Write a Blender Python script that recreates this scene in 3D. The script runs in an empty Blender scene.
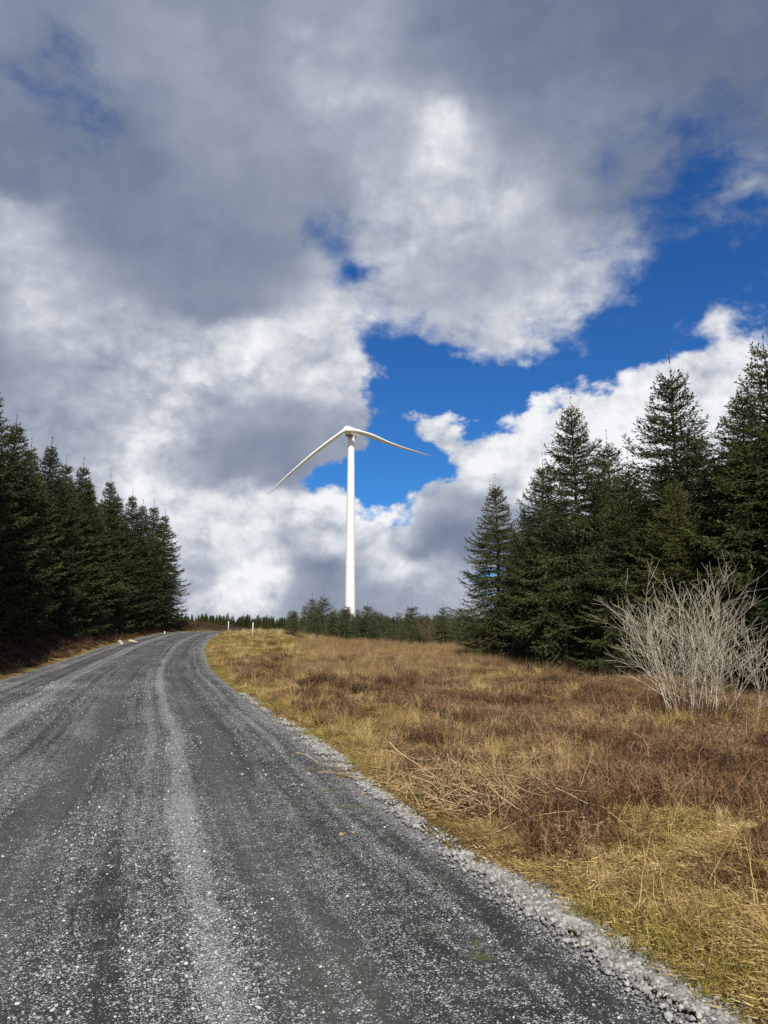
import bpy, math, random
import numpy as np
from mathutils import Vector, Euler

scene = bpy.context.scene
COL = scene.collection
R = math.radians

# ------------------------------------------------------------------ basics
def ss(a, b, x):
    t = np.clip((np.asarray(x, float) - a) / (b - a), 0, 1)
    return t * t * (3 - 2 * t)

_g = np.random.default_rng(77)
_lat = _g.random((256, 256))
def vnoise(x, y):
    x = np.asarray(x, float); y = np.asarray(y, float)
    i = np.floor(x).astype(int); j = np.floor(y).astype(int)
    a = x - i; b = y - j
    a = a * a * (3 - 2 * a); b = b * b * (3 - 2 * b)
    g = lambda p, q: _lat[p & 255, q & 255]
    return (g(i, j) * (1 - a) + g(i + 1, j) * a) * (1 - b) + (g(i, j + 1) * (1 - a) + g(i + 1, j + 1) * a) * b
def fbm(x, y, o=4):
    s = 0; w = .5; t = 0
    for k in range(o):
        s = s + w * vnoise(x * 2 ** k + 17.3 * k, y * 2 ** k + 5.1 * k); t += w; w *= .5
    return s / t

def tag(o, label=None, cat=None, group=None, kind=None):
    if label: o['label'] = label
    if cat: o['category'] = cat
    if group: o['group'] = group
    if kind: o['kind'] = kind
    return o

def mesh_np(name, V, polys, smooth=False, attrs=None, uv=None, mats=()):
    """polys: list of int arrays (n,k)"""
    V = np.ascontiguousarray(V, np.float32)
    me = bpy.data.meshes.new(name)
    polys = [np.asarray(p, np.int32) for p in polys if len(p)]
    loops = np.concatenate([p.ravel() for p in polys])
    cnt = np.concatenate([np.full(len(p), p.shape[1], np.int32) for p in polys])
    start = np.concatenate([[0], np.cumsum(cnt)[:-1]]).astype(np.int32)
    me.vertices.add(len(V)); me.vertices.foreach_set('co', V.ravel())
    me.loops.add(len(loops)); me.loops.foreach_set('vertex_index', loops)
    me.polygons.add(len(cnt)); me.polygons.foreach_set('loop_start', start)
    me.polygons.foreach_set('loop_total', cnt)
    if smooth: me.polygons.foreach_set('use_smooth', np.ones(len(cnt), bool))
    me.update(calc_edges=True)
    for k, a in (attrs or {}).items():
        at = me.attributes.new(k, 'FLOAT', 'POINT'); at.data.foreach_set('value', np.ascontiguousarray(a, np.float32))
    if uv is not None:
        l = me.uv_layers.new(name='UVMap')
        l.data.foreach_set('uv', np.ascontiguousarray(np.asarray(uv, np.float32)[loops]).ravel())
    for m in mats: me.materials.append(m)
    return me

def obj(name, me, parent=None, loc=None):
    o = bpy.data.objects.new(name, me); COL.objects.link(o)
    if parent: o.parent = parent
    if loc is not None: o.location = loc
    return o

def empty(name, loc, rz=0, s=1):
    o = bpy.data.objects.new(name, None); COL.objects.link(o)
    o.location = loc; o.rotation_euler = (0, 0, rz); o.scale = (s, s, s)
    o.empty_display_size = .3
    return o

class MB:
    """collects tubes, lofts and loose faces into one mesh"""
    def __init__(s): s.V = []; s.F4 = []; s.F3 = []; s.n = 0
    def add(s, V, F4=(), F3=()):
        V = np.asarray(V, float).reshape(-1, 3)
        if len(F4): s.F4.append(np.asarray(F4) + s.n)
        if len(F3): s.F3.append(np.asarray(F3) + s.n)
        s.V.append(V); s.n += len(V)
    def rings(s, Rg, cap0=True, cap1=True):
        Rg = np.asarray(Rg, float); m, k, _ = Rg.shape
        i = np.arange(m - 1)[:, None]; j = np.arange(k)[None, :]
        a = i * k + j; b = i * k + (j + 1) % k
        F = np.stack([a, b, b + k, a + k], -1).reshape(-1, 4)
        V = Rg.reshape(-1, 3); F3 = []
        if cap0:
            V = np.vstack([V, Rg[0].mean(0)]); c = len(V) - 1
            F3 += [(c, (q + 1) % k, q) for q in range(k)]
        if cap1:
            V = np.vstack([V, Rg[-1].mean(0)]); c = len(V) - 1; o = (m - 1) * k
            F3 += [(c, o + q, o + (q + 1) % k) for q in range(k)]
        s.add(V, F, F3)
    def tube(s, P, r, sides=5, cap=False, jit=0, rng=None):
        P = np.asarray(P, float); r = np.broadcast_to(r, (len(P),))
        T = np.gradient(P, axis=0); T /= np.linalg.norm(T, axis=1, keepdims=True) + 1e-9
        ref = np.array([0, 0, 1.]) if abs(T[:, 2]).mean() < .8 else np.array([1., 0, 0])
        A = np.cross(T, ref); A /= np.linalg.norm(A, axis=1, keepdims=True) + 1e-9
        Bn = np.cross(T, A)
        ph = np.linspace(0, 2 * np.pi, sides, endpoint=False)
        rr = r[:, None, None]
        if jit and rng is not None: rr = rr * (1 + rng.uniform(-jit, jit, (len(P), sides, 1)))
        Rg = P[:, None] + rr * (A[:, None] * np.cos(ph)[None, :, None] + Bn[:, None] * np.sin(ph)[None, :, None])
        s.rings(Rg, cap, cap)
    def mesh(s, name, mats, smooth=True, **k):
        return mesh_np(name, np.vstack(s.V), [np.vstack(f) for f in (s.F4, s.F3) if len(f)], smooth=smooth, mats=mats, **k)

# ------------------------------------------------------------------ materials
def new_mat(name):
    m = bpy.data.materials.new(name); m.use_nodes = True
    nt = m.node_tree; nt.nodes.clear()
    return m, NT(nt)

class NT:
    def __init__(s, nt): s.nt = nt; s.N = nt.nodes; s.L = nt.links
    def n(s, t, props=None, **ins):
        nd = s.N.new(t)
        for k, v in (props or {}).items(): setattr(nd, k, v)
        for k, v in ins.items():
            k = int(k[1:]) if k[0] == '_' and k[1:].isdigit() else k.replace('_', ' ')
            s.set(nd.inputs[k], v)
        return nd
    def set(s, sock, v):
        if isinstance(v, bpy.types.NodeSocket): s.L.new(v, sock)
        elif isinstance(v, bpy.types.Node): s.L.new(v.outputs[0], sock)
        else: sock.default_value = v
    def m(s, op, a, b=0.0, c=0.0, clamp=False):
        nd = s.N.new('ShaderNodeMath'); nd.operation = op; nd.use_clamp = clamp
        s.set(nd.inputs[0], a); s.set(nd.inputs[1], b); s.set(nd.inputs[2], c)
        return nd.outputs[0]
    def vm(s, op, a, b=(0, 0, 0), scale=None):
        nd = s.N.new('ShaderNodeVectorMath'); nd.operation = op
        s.set(nd.inputs[0], a); s.set(nd.inputs[1], b)
        if scale is not None: s.set(nd.inputs['Scale'], scale)
        return nd.outputs['Value'] if op in ('LENGTH', 'DOT_PRODUCT') else nd.outputs[0]
    def step(s, a, b, x):
        nd = s.N.new('ShaderNodeMapRange'); nd.interpolation_type = 'SMOOTHSTEP'
        s.set(nd.inputs[0], x); s.set(nd.inputs[1], a); s.set(nd.inputs[2], b)
        nd.inputs[3].default_value = 0; nd.inputs[4].default_value = 1
        return nd.outputs[0]
    def ramp(s, x, stops, interp='LINEAR'):
        nd = s.N.new('ShaderNodeValToRGB'); cr = nd.color_ramp; cr.interpolation = interp
        while len(cr.elements) < len(stops): cr.elements.new(.5)
        for e, (p, c) in zip(cr.elements, stops):
            e.position = p; e.color = tuple(c[:3]) + (1,) if len(c) < 4 else c
        s.set(nd.inputs[0], x)
        return nd.outputs[0]
    def mix(s, f, a, b, blend='MIX'):
        nd = s.N.new('ShaderNodeMix'); nd.data_type = 'RGBA'; nd.blend_type = blend
        s.set(nd.inputs[0], f); s.set(nd.inputs[6], a if not isinstance(a, tuple) else tuple(a) + (1,) * (4 - len(a)))
        s.set(nd.inputs[7], b if not isinstance(b, tuple) else tuple(b) + (1,) * (4 - len(b)))
        return nd.outputs[2]
    def noise(s, vec, scale, detail=4, rough=.55, dist=0.0, dim='3D', color=False, w=None):
        nd = s.N.new('ShaderNodeTexNoise'); nd.noise_dimensions = dim
        if vec is not None: s.set(nd.inputs['Vector'], vec)
        s.set(nd.inputs['Scale'], scale); nd.inputs['Detail'].default_value = detail
        nd.inputs['Roughness'].default_value = rough; nd.inputs['Distortion'].default_value = dist
        if w is not None: nd.inputs['W'].default_value = w
        return nd.outputs['Color' if color else 'Fac']
    def attr(s, name, typ='GEOMETRY'):
        nd = s.N.new('ShaderNodeAttribute'); nd.attribute_name = name; nd.attribute_type = typ
        return nd.outputs['Fac']
    def surf(s, color, rough=.85, spec=.25, normal=None, trans=0.0):
        b = s.n('ShaderNodeBsdfPrincipled')
        s.set(b.inputs['Base Color'], color if not isinstance(color, tuple) else tuple(color) + (1,) * (4 - len(color)))
        s.set(b.inputs['Roughness'], rough); b.inputs['Specular IOR Level'].default_value = spec
        if normal is not None: s.set(b.inputs['Normal'], normal)
        out = s.n('ShaderNodeOutputMaterial')
        sh = b.outputs[0]
        if trans:
            t = s.n('ShaderNodeBsdfTranslucent'); s.set(t.inputs[0], color if not isinstance(color, tuple) else tuple(color) + (1,) * (4 - len(color)))
            mx = s.n('ShaderNodeMixShader'); mx.inputs[0].default_value = trans
            s.L.new(sh, mx.inputs[1]); s.L.new(t.outputs[0], mx.inputs[2]); sh = mx.outputs[0]
        s.L.new(sh, out.inputs[0])
    def bump(s, h, strength=.5, dist=.02):
        nd = s.n('ShaderNodeBump'); nd.inputs['Strength'].default_value = strength
        nd.inputs['Distance'].default_value = dist; s.set(nd.inputs['Height'], h)
        return nd.outputs[0]
    def pos(s): return s.n('ShaderNodeNewGeometry').outputs['Position']
    def objrand(s): return s.n('ShaderNodeObjectInfo').outputs['Random']

def plant_mat(name, stops, trans=.25, rough=.8, spec=.2):
    """colour by the plant's own tint (per tuft) and each blade's own value"""
    m, t = new_mat(name)
    x = t.m('ADD', t.m('MULTIPLY', t.attr('tint', 'INSTANCER'), .62), t.m('MULTIPLY', t.attr('blade'), .38))
    t.surf(t.ramp(x, stops), rough, spec, trans=trans)
    return m

M = {}
M['grass'] = plant_mat('dry_grass_blades', [(0, (.04, .022, .012)), (.2, (.11, .06, .026)), (.4, (.26, .16, .06)), (.6, (.46, .32, .12)), (.82, (.64, .50, .23)), (1, (.74, .63, .38))])
M['greengrass'] = plant_mat('mossy_grass_blades', [(0, (.07, .06, .015)), (.3, (.18, .16, .032)), (.6, (.32, .29, .06)), (1, (.50, .42, .14))])
M['tawny'] = plant_mat('tawny_moor_grass', [(0, (.08, .045, .024)), (.3, (.21, .125, .062)), (.6, (.36, .235, .12)), (1, (.56, .42, .25))])
M['heather'] = plant_mat('winter_heather', [(0, (.04, .026, .016)), (.35, (.14, .078, .042)), (.7, (.26, .152, .078)), (1, (.42, .30, .17))], trans=.1)

def spruce_mat(name, dark, mid, olive):
    m, t = new_mat(name)
    o = t.objrand()
    x = t.m('ADD', t.m('MULTIPLY', t.attr('blade'), .6), t.m('MULTIPLY', o, .4))
    c = t.ramp(x, [(0, dark), (.5, mid), (1, olive)])
    t.surf(c, .75, .16, trans=.12)
    return m
M['needles'] = spruce_mat('spruce_needles', (.018, .030, .013), (.058, .072, .025), (.17, .155, .046))
M['young_needles'] = spruce_mat('young_spruce_needles', (.035, .048, .024), (.072, .088, .038), (.12, .125, .055))
m, t = new_mat('spruce_bark'); nz = t.noise(t.pos(), 14, 5)
t.surf(t.ramp(nz, [(.3, (.05, .038, .03)), (.7, (.17, .14, .12))]), .9, .1, t.bump(nz, .6, .02)); M['bark'] = m
m, t = new_mat('pale_bush_bark'); nz = t.noise(t.pos(), 9, 4)
t.surf(t.ramp(nz, [(.3, (.26, .22, .16)), (.5, (.48, .43, .34)), (.75, (.66, .61, .50))]), .8, .2); M['palebark'] = m
m, t = new_mat('brown_shrub_bark'); nz = t.noise(t.pos(), 9, 4)
t.surf(t.ramp(nz, [(.3, (.12, .07, .045)), (.75, (.26, .16, .10))]), .8, .2); M['brownbark'] = m
m, t = new_mat('white_turbine_paint')
p = t.pos(); nz = t.noise(t.vm('MULTIPLY', p, (.9, .9, .05)), 1.0, 4)
t.surf(t.ramp(nz, [(.3, (.68, .69, .695)), (.7, (.73, .735, .735))]), .45, .3); M['white'] = m
m, t = new_mat('shaded_turbine_grey'); t.surf((.17, .18, .19), .5, .4); M['grey'] = m  # dark grey that paints the shade under the nacelle
m, t = new_mat('white_post_paint'); nz = t.noise(t.pos(), 30, 3)
t.surf(t.ramp(nz, [(.3, (.62, .63, .62)), (.6, (.82, .82, .81))]), .5, .3); M['post'] = m
m, t = new_mat('black_post_band'); t.surf((.02, .02, .02), .5, .3); M['black'] = m
def stone_mat(name, a, b, c):
    m, t = new_mat(name)
    x = t.m('ADD', t.m('MULTIPLY', t.attr('tint', 'INSTANCER'), .75), t.m('MULTIPLY', t.noise(t.pos(), 60, 3), .25))
    t.surf(t.ramp(x, [(0, a), (.5, b), (1, c)]), .85, .25); return m
M['gravel'] = stone_mat('loose_road_gravel', (.09, .09, .09), (.30, .30, .295), (.66, .65, .62))
M['crushed'] = stone_mat('crushed_verge_stone', (.09, .085, .075), (.22, .215, .20), (.46, .45, .42))
m, t = new_mat('verge_rock'); nz = t.noise(t.pos(), 22, 6)
t.surf(t.ramp(nz, [(.3, (.15, .145, .13)), (.65, (.36, .35, .31))]), .85, .25, t.bump(nz, .5, .01)); M['rock'] = m
m, t = new_mat('orange_rock'); nz = t.noise(t.pos(), 40, 6)
t.surf(t.ramp(nz, [(.3, (.22, .13, .06)), (.65, (.38, .25, .13))]), .85, .25); M['orock'] = m
m, t = new_mat('dead_stem'); nz = t.noise(t.pos(), 12, 4)
t.surf(t.ramp(t.m('ADD', t.m('MULTIPLY', nz, .6), t.m('MULTIPLY', t.attr('blade'), .4)), [(.2, (.10, .06, .03)), (.5, (.30, .20, .10)), (.8, (.52, .40, .24))]), .8, .2); M['stem'] = m
m, t = new_mat('cut_wood'); nz = t.noise(t.pos(), 8, 4)
t.surf(t.ramp(nz, [(.3, (.34, .25, .15)), (.7, (.62, .52, .37))]), .8, .2); M['wood'] = m

# ------------------------------------------------------------------ terrain
EDGE = np.array([(-60, 22), (-40, 14.5), (-25, 9.2), (-10, 5.0), (0, 2.25), (3.3, 1.3), (5.7, .42), (8.8, -.5), (11.6, -1.3), (16, -2.75), (21.5, -4.45),
                 (28, -6.4), (35, -8.3), (45, -10.9), (53, -12.6), (60, -13.7), (67, -14.6), (73, -14.9), (79, -14.3), (86, -12.2), (95, -8), (108, 0), (125, 12), (150, 30)], float)
_yy = np.linspace(-60, 150, 4201)
_xx = np.interp(_yy, EDGE[:, 0], EDGE[:, 1])
for _ in range(3):
    k = np.ones(41) / 41; _xx = np.convolve(np.pad(_xx, 20, mode='edge'), k, 'valid')
_sl = np.gradient(_xx, _yy)
def edge_x(Y): return np.interp(Y, _yy, _xx)
def lateral(X, Y):
    """metres to the right (+) or left (-) of the road's right edge"""
    return (np.asarray(X, float) - edge_x(Y)) / np.sqrt(1 + np.interp(Y, _yy, _sl) ** 2)
ROADW = 6.5
def road_w(Y): return ROADW - 1.0 * ss(30, 62, Y)
def rise(Y): return 1.2 * ss(28, 76, Y) - 5.0 * ss(80, 150, Y)
def ground_z(X, Y):
    X = np.asarray(X, float); Y = np.asarray(Y, float)
    s = lateral(X, Y); w = road_w(Y)
    inn = (Y > -58) & (Y < 140)
    base = 1.2 * ss(28, 76, Y) * (1 - 1.0 * ss(-15, 4, X)) - 5.0 * ss(80, 150, Y) + 2.4 * ss(160, 290, Y)
    near = 1 - ss(150, 300, np.hypot(X, Y))
    bump = (fbm(X * .45, Y * .45, 4) - .5) * .42 + (fbm(X * 1.9 + 9, Y * 1.9, 3) - .5) * .30
    right = ss(.15, 2.2, s)
    z = base + right * (.10 + bump * near)
    dl = -s - w                       # beyond the left edge
    bank = ss(.2, 2.4, dl) * (.95 + .9 * (fbm(X * .8, Y * .8, 4) - .5)) + ss(3, 9, dl) * .3
    z = z + np.where(inn, bank, .6) * np.where(s < 0, 1, 0)
    inside = ss(-.05, .35, np.minimum(-s, s + w)) * inn
    z = z - .14 * inside
    far = ss(250, 900, np.hypot(X, Y))
    return z + far * (fbm(X * .004, Y * .004, 3) - .45) * 7
# ------------------------------------------------------------------ ground sheet
def graded(lo, hi, fine_lo, fine_hi, step, grow):
    a = list(np.arange(fine_lo, fine_hi, step)); s = step
    while a[-1] < hi: s *= grow; a.append(a[-1] + s)
    s = step; b = [fine_lo]
    while b[-1] > lo: s *= grow; b.append(b[-1] - s)
    return np.array(b[:0:-1] + a)
gx = graded(-1800, 1800, -14, 14, .22, 1.045)
gy = graded(-90, 2600, 1.5, 24, .2, 1.03)
GX, GY = np.meshgrid(gx, gy)
GZ = ground_z(GX, GY)
nx, ny = len(gx), len(gy)
i = np.arange(ny - 1)[:, None] * nx + np.arange(nx - 1)[None, :]
quads = np.stack([i, i + 1, i + nx + 1, i + nx], -1).reshape(-1, 4)
S = lateral(GX, GY).ravel(); dl = (-S - road_w(GY.ravel()))
def heath_mask(X, Y):
    """where heather rather than grass grows (0..1)"""
    n = .55 * fbm(X * .38 + 3, Y * .38 + 8, 4) + .45 * fbm(X * 1.3 + 21, Y * 1.0 + 5, 3)
    core = ss(1.2, 3.6, lateral(X, Y)) * ss(6.0, 8.0, Y + .25 * X) * (1 - ss(17, 26, Y))
    right = ss(-1.0, 2.8, X - .02 * Y)
    return np.clip(core * right * ss(.46, .53, n + .02) + .35 * core * ss(.52, .62, n), 0, 1)
m, t = new_mat('moorland_soil')
p = t.pos(); bank = t.attr('bank'); hth = t.attr('heath')
n1 = t.noise(p, .8, 5, .6); n2 = t.noise(p, 5.5, 5, .65); n3 = t.noise(p, 40, 3, .6)
x = t.m('ADD', t.m('MULTIPLY', n1, .5), t.m('ADD', t.m('MULTIPLY', n2, .35), t.m('MULTIPLY', n3, .25)))
c = t.ramp(x, [(.38, (.045, .028, .014)), (.48, (.13, .085, .030)), (.58, (.24, .175, .055)), (.68, (.36, .27, .10))])
moss = t.step(.52, .64, t.noise(t.vm('ADD', p, (31, 7, 0)), 1.1, 4, .6))
c = t.mix(t.m('MULTIPLY', moss, .7), c, (.17, .145, .03))
c = t.mix(t.m('MULTIPLY', hth, .75), c, t.ramp(n2, [(.3, (.035, .022, .015)), (.7, (.11, .065, .042))]))
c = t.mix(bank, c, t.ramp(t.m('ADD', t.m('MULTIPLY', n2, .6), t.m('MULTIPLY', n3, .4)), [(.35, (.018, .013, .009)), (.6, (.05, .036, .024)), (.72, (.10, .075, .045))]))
t.surf(c, .95, .08, t.bump(t.m('ADD', n2, t.m('MULTIPLY', n3, .5)), .9, .08)); M['soil'] = m
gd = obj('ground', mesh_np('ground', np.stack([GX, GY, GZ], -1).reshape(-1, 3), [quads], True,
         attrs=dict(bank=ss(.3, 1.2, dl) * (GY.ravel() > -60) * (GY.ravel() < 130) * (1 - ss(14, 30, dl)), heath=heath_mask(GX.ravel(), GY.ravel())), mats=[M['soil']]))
tag(gd, kind='structure')

# ------------------------------------------------------------------ road
yv = graded(-58, 140, 1, 30, .12, 1.01); yv = yv[(yv > -58) & (yv < 140)]
sv = np.concatenate([[-.40, -.18], np.linspace(0, 1, 41), [1.03, 1.06]])
rows = []; uvs = []
def road_profile(X, Y, dn, along):
    """camber, wheel ruts and the ridges of loose stone between them"""
    rut = lambda c, w, h: h * np.exp(-((dn - c) / w) ** 2)
    z = rise(along) + .05 * (1 - ((dn - 3.25) / 3.25) ** 2)
    z = z - rut(1.32, .3, .030) - rut(2.85, .3, .022) + rut(1.83, .2, .018) + rut(4.4, .35, .018) - rut(5.3, .3, .015)
    return z + (fbm(X * 2.2, Y * 2.2, 3) - .5) * .03
sl = np.interp(yv, _yy, _sl); nrm = np.stack([1 / np.sqrt(1 + sl ** 2), -sl / np.sqrt(1 + sl ** 2)], -1)
W = road_w(yv)
arc = np.concatenate([[0], np.cumsum(np.hypot(np.diff(yv), np.diff(edge_x(yv))))])
for k, sk in enumerate(sv):
    # distance to the left of the right edge
    d = np.where(sk < 0, sk, np.where(sk > 1, W + (sk - 1) * 8, sk * W))
    X = edge_x(yv) - d * nrm[:, 0]; Y = yv - d * nrm[:, 1]
    dn = d * ROADW / W
    Z = road_profile(X, Y, dn, yv)
    if sk < 0: Z = Z - (-sk) * .22
    if sk > 1: Z = Z - (sk - 1) * 3
    rows.append(np.stack([X, Y, Z], -1)); uvs.append(np.stack([dn, arc], -1))
RV = np.stack(rows, 1); nk = len(sv)
i = np.arange(len(yv) - 1)[:, None] * nk + np.arange(nk - 1)[None, :]
rq = np.stack([i, i + nk, i + nk + 1, i + 1], -1).reshape(-1, 4)
m, t = new_mat('gravel_road')
u = t.n('ShaderNodeUVMap'); u.uv_map = 'UVMap'; uv = u.outputs[0]
sep = t.n('ShaderNodeSeparateXYZ', _0=uv); sd, al = sep.outputs[0], sep.outputs[1]
wob = t.noise(t.vm('MULTIPLY', uv, (.25, .10, 1)), 1.0, 3, .5, dim='2D')
s2 = t.m('ADD', sd, t.m('MULTIPLY', t.m('SUBTRACT', wob, .5), .32))
wb2 = t.noise(t.vm('MULTIPLY', uv, (5.0, .6, 1)), 1.0, 4, .65, dim='2D')
s2 = t.m('ADD', s2, t.m('MULTIPLY', t.m('SUBTRACT', wb2, .5), .20))
g = lambda v: (v, v, v)
# share of loose pale stone across the road (0 = right edge, 1 = left edge)
bands = [(0, g(.50)), (.03, g(.30)), (.055, g(.12)), (.072, g(.45)), (.088, g(.12)), (.13, g(.22)), (.16, g(.05)), (.235, g(.05)), (.258, g(.22)), (.272, g(.58)), (.29, g(.55)), (.306, g(.16)), (.335, g(.34)), (.35, g(.14)), (.39, g(.22)),
         (.42, g(.05)), (.475, g(.07)), (.50, g(.26)), (.56, g(.14)), (.635, g(.22)), (.66, g(.58)), (.685, g(.36)), (.71, g(.56)), (.735, g(.16)), (.80, g(.08)), (.85, g(.10)), (.89, g(.45)), (.93, g(.22)), (1, g(.45))]
pale = t.ramp(t.m('DIVIDE', s2, ROADW), bands)
big = t.noise(t.vm('MULTIPLY', uv, (1.2, .45, 1)), 1.0, 4, .6, dim='2D')
streak = t.noise(t.vm('MULTIPLY', uv, (7.0, .10, 1)), 1.0, 4, .6, dim='2D')
pale = t.m('ADD', pale, t.m('ADD', t.m('MULTIPLY', t.m('SUBTRACT', big, .5), .55), t.m('ADD', t.m('MULTIPLY', t.m('SUBTRACT', streak, .5), .65), t.m('MULTIPLY', t.m('SUBTRACT', t.noise(uv, 9, 4, .7, dim='2D'), .5), .7))), clamp=True)
far = t.step(7, 30, al)
nz1 = t.noise(uv, 3.0, 5, .65, dim='2D'); nz2 = t.noise(uv, 28, 4, .7, dim='2D')
base = t.ramp(t.m('ADD', t.m('MULTIPLY', nz1, .5), t.m('MULTIPLY', nz2, .5)), [(.3, (.013, .013, .014)), (.5, (.030, .030, .030)), (.7, (.066, .065, .063))])
# fine silt pressed into the wheel paths
wheel = t.ramp(t.m('DIVIDE', s2, ROADW), [(.15, g(0)), (.19, g(1)), (.225, g(1)), (.27, g(0)), (.40, g(0)), (.43, g(1)), (.47, g(1)), (.51, g(0)), (.77, g(0)), (.81, g(.7)), (.86, g(0))])
base = t.mix(t.m('MULTIPLY', wheel, .6), base, t.ramp(nz2, [(.3, (.055, .053, .047)), (.7, (.105, .10, .09))]))
def stones(scale, lo, hi, off):
    v = t.n('ShaderNodeTexVoronoi', dict(voronoi_dimensions='2D')); t.set(v.inputs['Vector'], t.vm('ADD', uv, off)); v.inputs['Scale'].default_value = scale
    sp = t.n('ShaderNodeSeparateColor', _0=v.outputs['Color'])
    keep = t.m('LESS_THAN', sp.outputs[0], t.m('MULTIPLY_ADD', pale, hi, lo))
    shape = t.step(.62, .30, v.outputs['Distance'])
    return t.m('MULTIPLY', keep, shape), sp.outputs[1], v.outputs['Distance']
k1, c1, d1 = stones(85, .0, .85, (0, 0, 0)); k2, c2, d2 = stones(48, -.03, .36, (9.3, 4.1, 0)); k3, c3, d3 = stones(170, .04, .8, (3.3, 1.7, 0))
stc = lambda cv: t.ramp(cv, [(0, (.16, .16, .16)), (.55, (.33, .33, .325)), (1, (.60, .59, .57))])
c = t.mix(k3, base, stc(c3)); c = t.mix(k1, c, stc(c1)); c = t.mix(k2, c, stc(c2))
# pale dust gathers where the loose stone lies
c = t.mix(t.m('MULTIPLY', t.step(.40, .90, pale), .22), c, (.34, .34, .34))
mossy = t.m('MULTIPLY', t.step(.60, .70, t.noise(uv, 2.2, 5, .7, dim='2D')), t.ramp(t.m('DIVIDE', sd, ROADW), [(0, g(.5)), (.06, g(.8)), (.12, g(.25)), (.16, g(0)), (.93, g(0)), (1, g(.5))]))
c = t.mix(mossy, c, (.085, .09, .028))
h = t.m('ADD', t.m('MULTIPLY', k1, .5), t.m('ADD', t.m('MULTIPLY', k2, 1.0), t.m('MULTIPLY', nz2, .6)))
t.surf(c, .82, .25, t.bump(h, .8, .012)); M['road'] = m
rd = obj('road', mesh_np('road', RV.reshape(-1, 3), [rq], True, uv=np.stack(uvs, 1).reshape(-1, 2), mats=[M['road']]))
tag(rd, kind='structure')
def road_z(X, Y):
    X = np.asarray(X, float); Y = np.asarray(Y, float)
    d = -lateral(X, Y) * ROADW / road_w(Y)
    # the place along the right edge from which this point was measured off
    along = Y + d * np.interp(Y, _yy, _sl) / np.sqrt(1 + np.interp(Y, _yy, _sl) ** 2)
    return road_profile(X, Y, d, along)
# ------------------------------------------------------------------ scatter of uncountable things
def scatter(name, protos, pts, rot, scl, idx, tint, label, cat):
    pc = bpy.data.collections.new(name + '_kinds')
    for k, me in enumerate(protos):
        o = bpy.data.objects.new('%s_kind%02d' % (name, k), me); pc.objects.link(o)
    me = bpy.data.meshes.new(name); me.vertices.add(len(pts)); me.vertices.foreach_set('co', np.ascontiguousarray(pts, np.float32).ravel())
    for k, a in (('scl', scl), ('tint', tint)):
        at = me.attributes.new(k, 'FLOAT', 'POINT'); at.data.foreach_set('value', np.ascontiguousarray(a, np.float32))
    at = me.attributes.new('kindno', 'INT', 'POINT'); at.data.foreach_set('value', np.ascontiguousarray(idx, np.int32))
    at = me.attributes.new('rot', 'FLOAT_VECTOR', 'POINT'); at.data.foreach_set('vector', np.ascontiguousarray(rot, np.float32).ravel())
    for pm in protos[:1]: me.materials.append(pm.materials[0])
    ob = obj(name, me)
    ng = bpy.data.node_groups.new(name, 'GeometryNodeTree')
    ng.interface.new_socket('Geometry', in_out='INPUT', socket_type='NodeSocketGeometry')
    ng.interface.new_socket('Geometry', in_out='OUTPUT', socket_type='NodeSocketGeometry')
    N, L = ng.nodes, ng.links
    gi, go = N.new('NodeGroupInput'), N.new('NodeGroupOutput')
    iop = N.new('GeometryNodeInstanceOnPoints'); ci = N.new('GeometryNodeCollectionInfo')
    ci.inputs[0].default_value = pc; ci.inputs['Separate Children'].default_value = True; ci.inputs['Reset Children'].default_value = True
    def na(nm, ty):
        n = N.new('GeometryNodeInputNamedAttribute'); n.data_type = ty; n.inputs['Name'].default_value = nm
        return next(o for o in n.outputs if o.enabled and o.name == 'Attribute')
    L.new(gi.outputs[0], iop.inputs['Points']); L.new(ci.outputs[0], iop.inputs['Instance'])
    iop.inputs['Pick Instance'].default_value = True
    L.new(na('kindno', 'INT'), iop.inputs['Instance Index'])
    e2r = N.new('FunctionNodeEulerToRotation'); L.new(na('rot', 'FLOAT_VECTOR'), e2r.inputs[0])
    L.new(e2r.outputs[0], iop.inputs['Rotation']); L.new(na('scl', 'FLOAT'), iop.inputs['Scale'])
    L.new(iop.outputs[0], go.inputs[0])
    md = ob.modifiers.new('scatter', 'NODES'); md.node_group = ng
    tag(ob, label, cat, kind='stuff')
    return ob

def stone_mesh(seed, mat):
    g = np.random.default_rng(seed)
    import bmesh
    bm = bmesh.new(); bmesh.ops.create_icosphere(bm, subdivisions=1, radius=1)
    sc = g.uniform(.6, 1.15, 3) * (1, 1, .7)
    for v in bm.verts: v.co = Vector(np.array(v.co) * sc * g.uniform(.75, 1.2))
    me = bpy.data.meshes.new('stone'); bm.to_mesh(me); bm.free(); me.materials.append(mat)
    return me

rng = np.random.default_rng(5)
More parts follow.
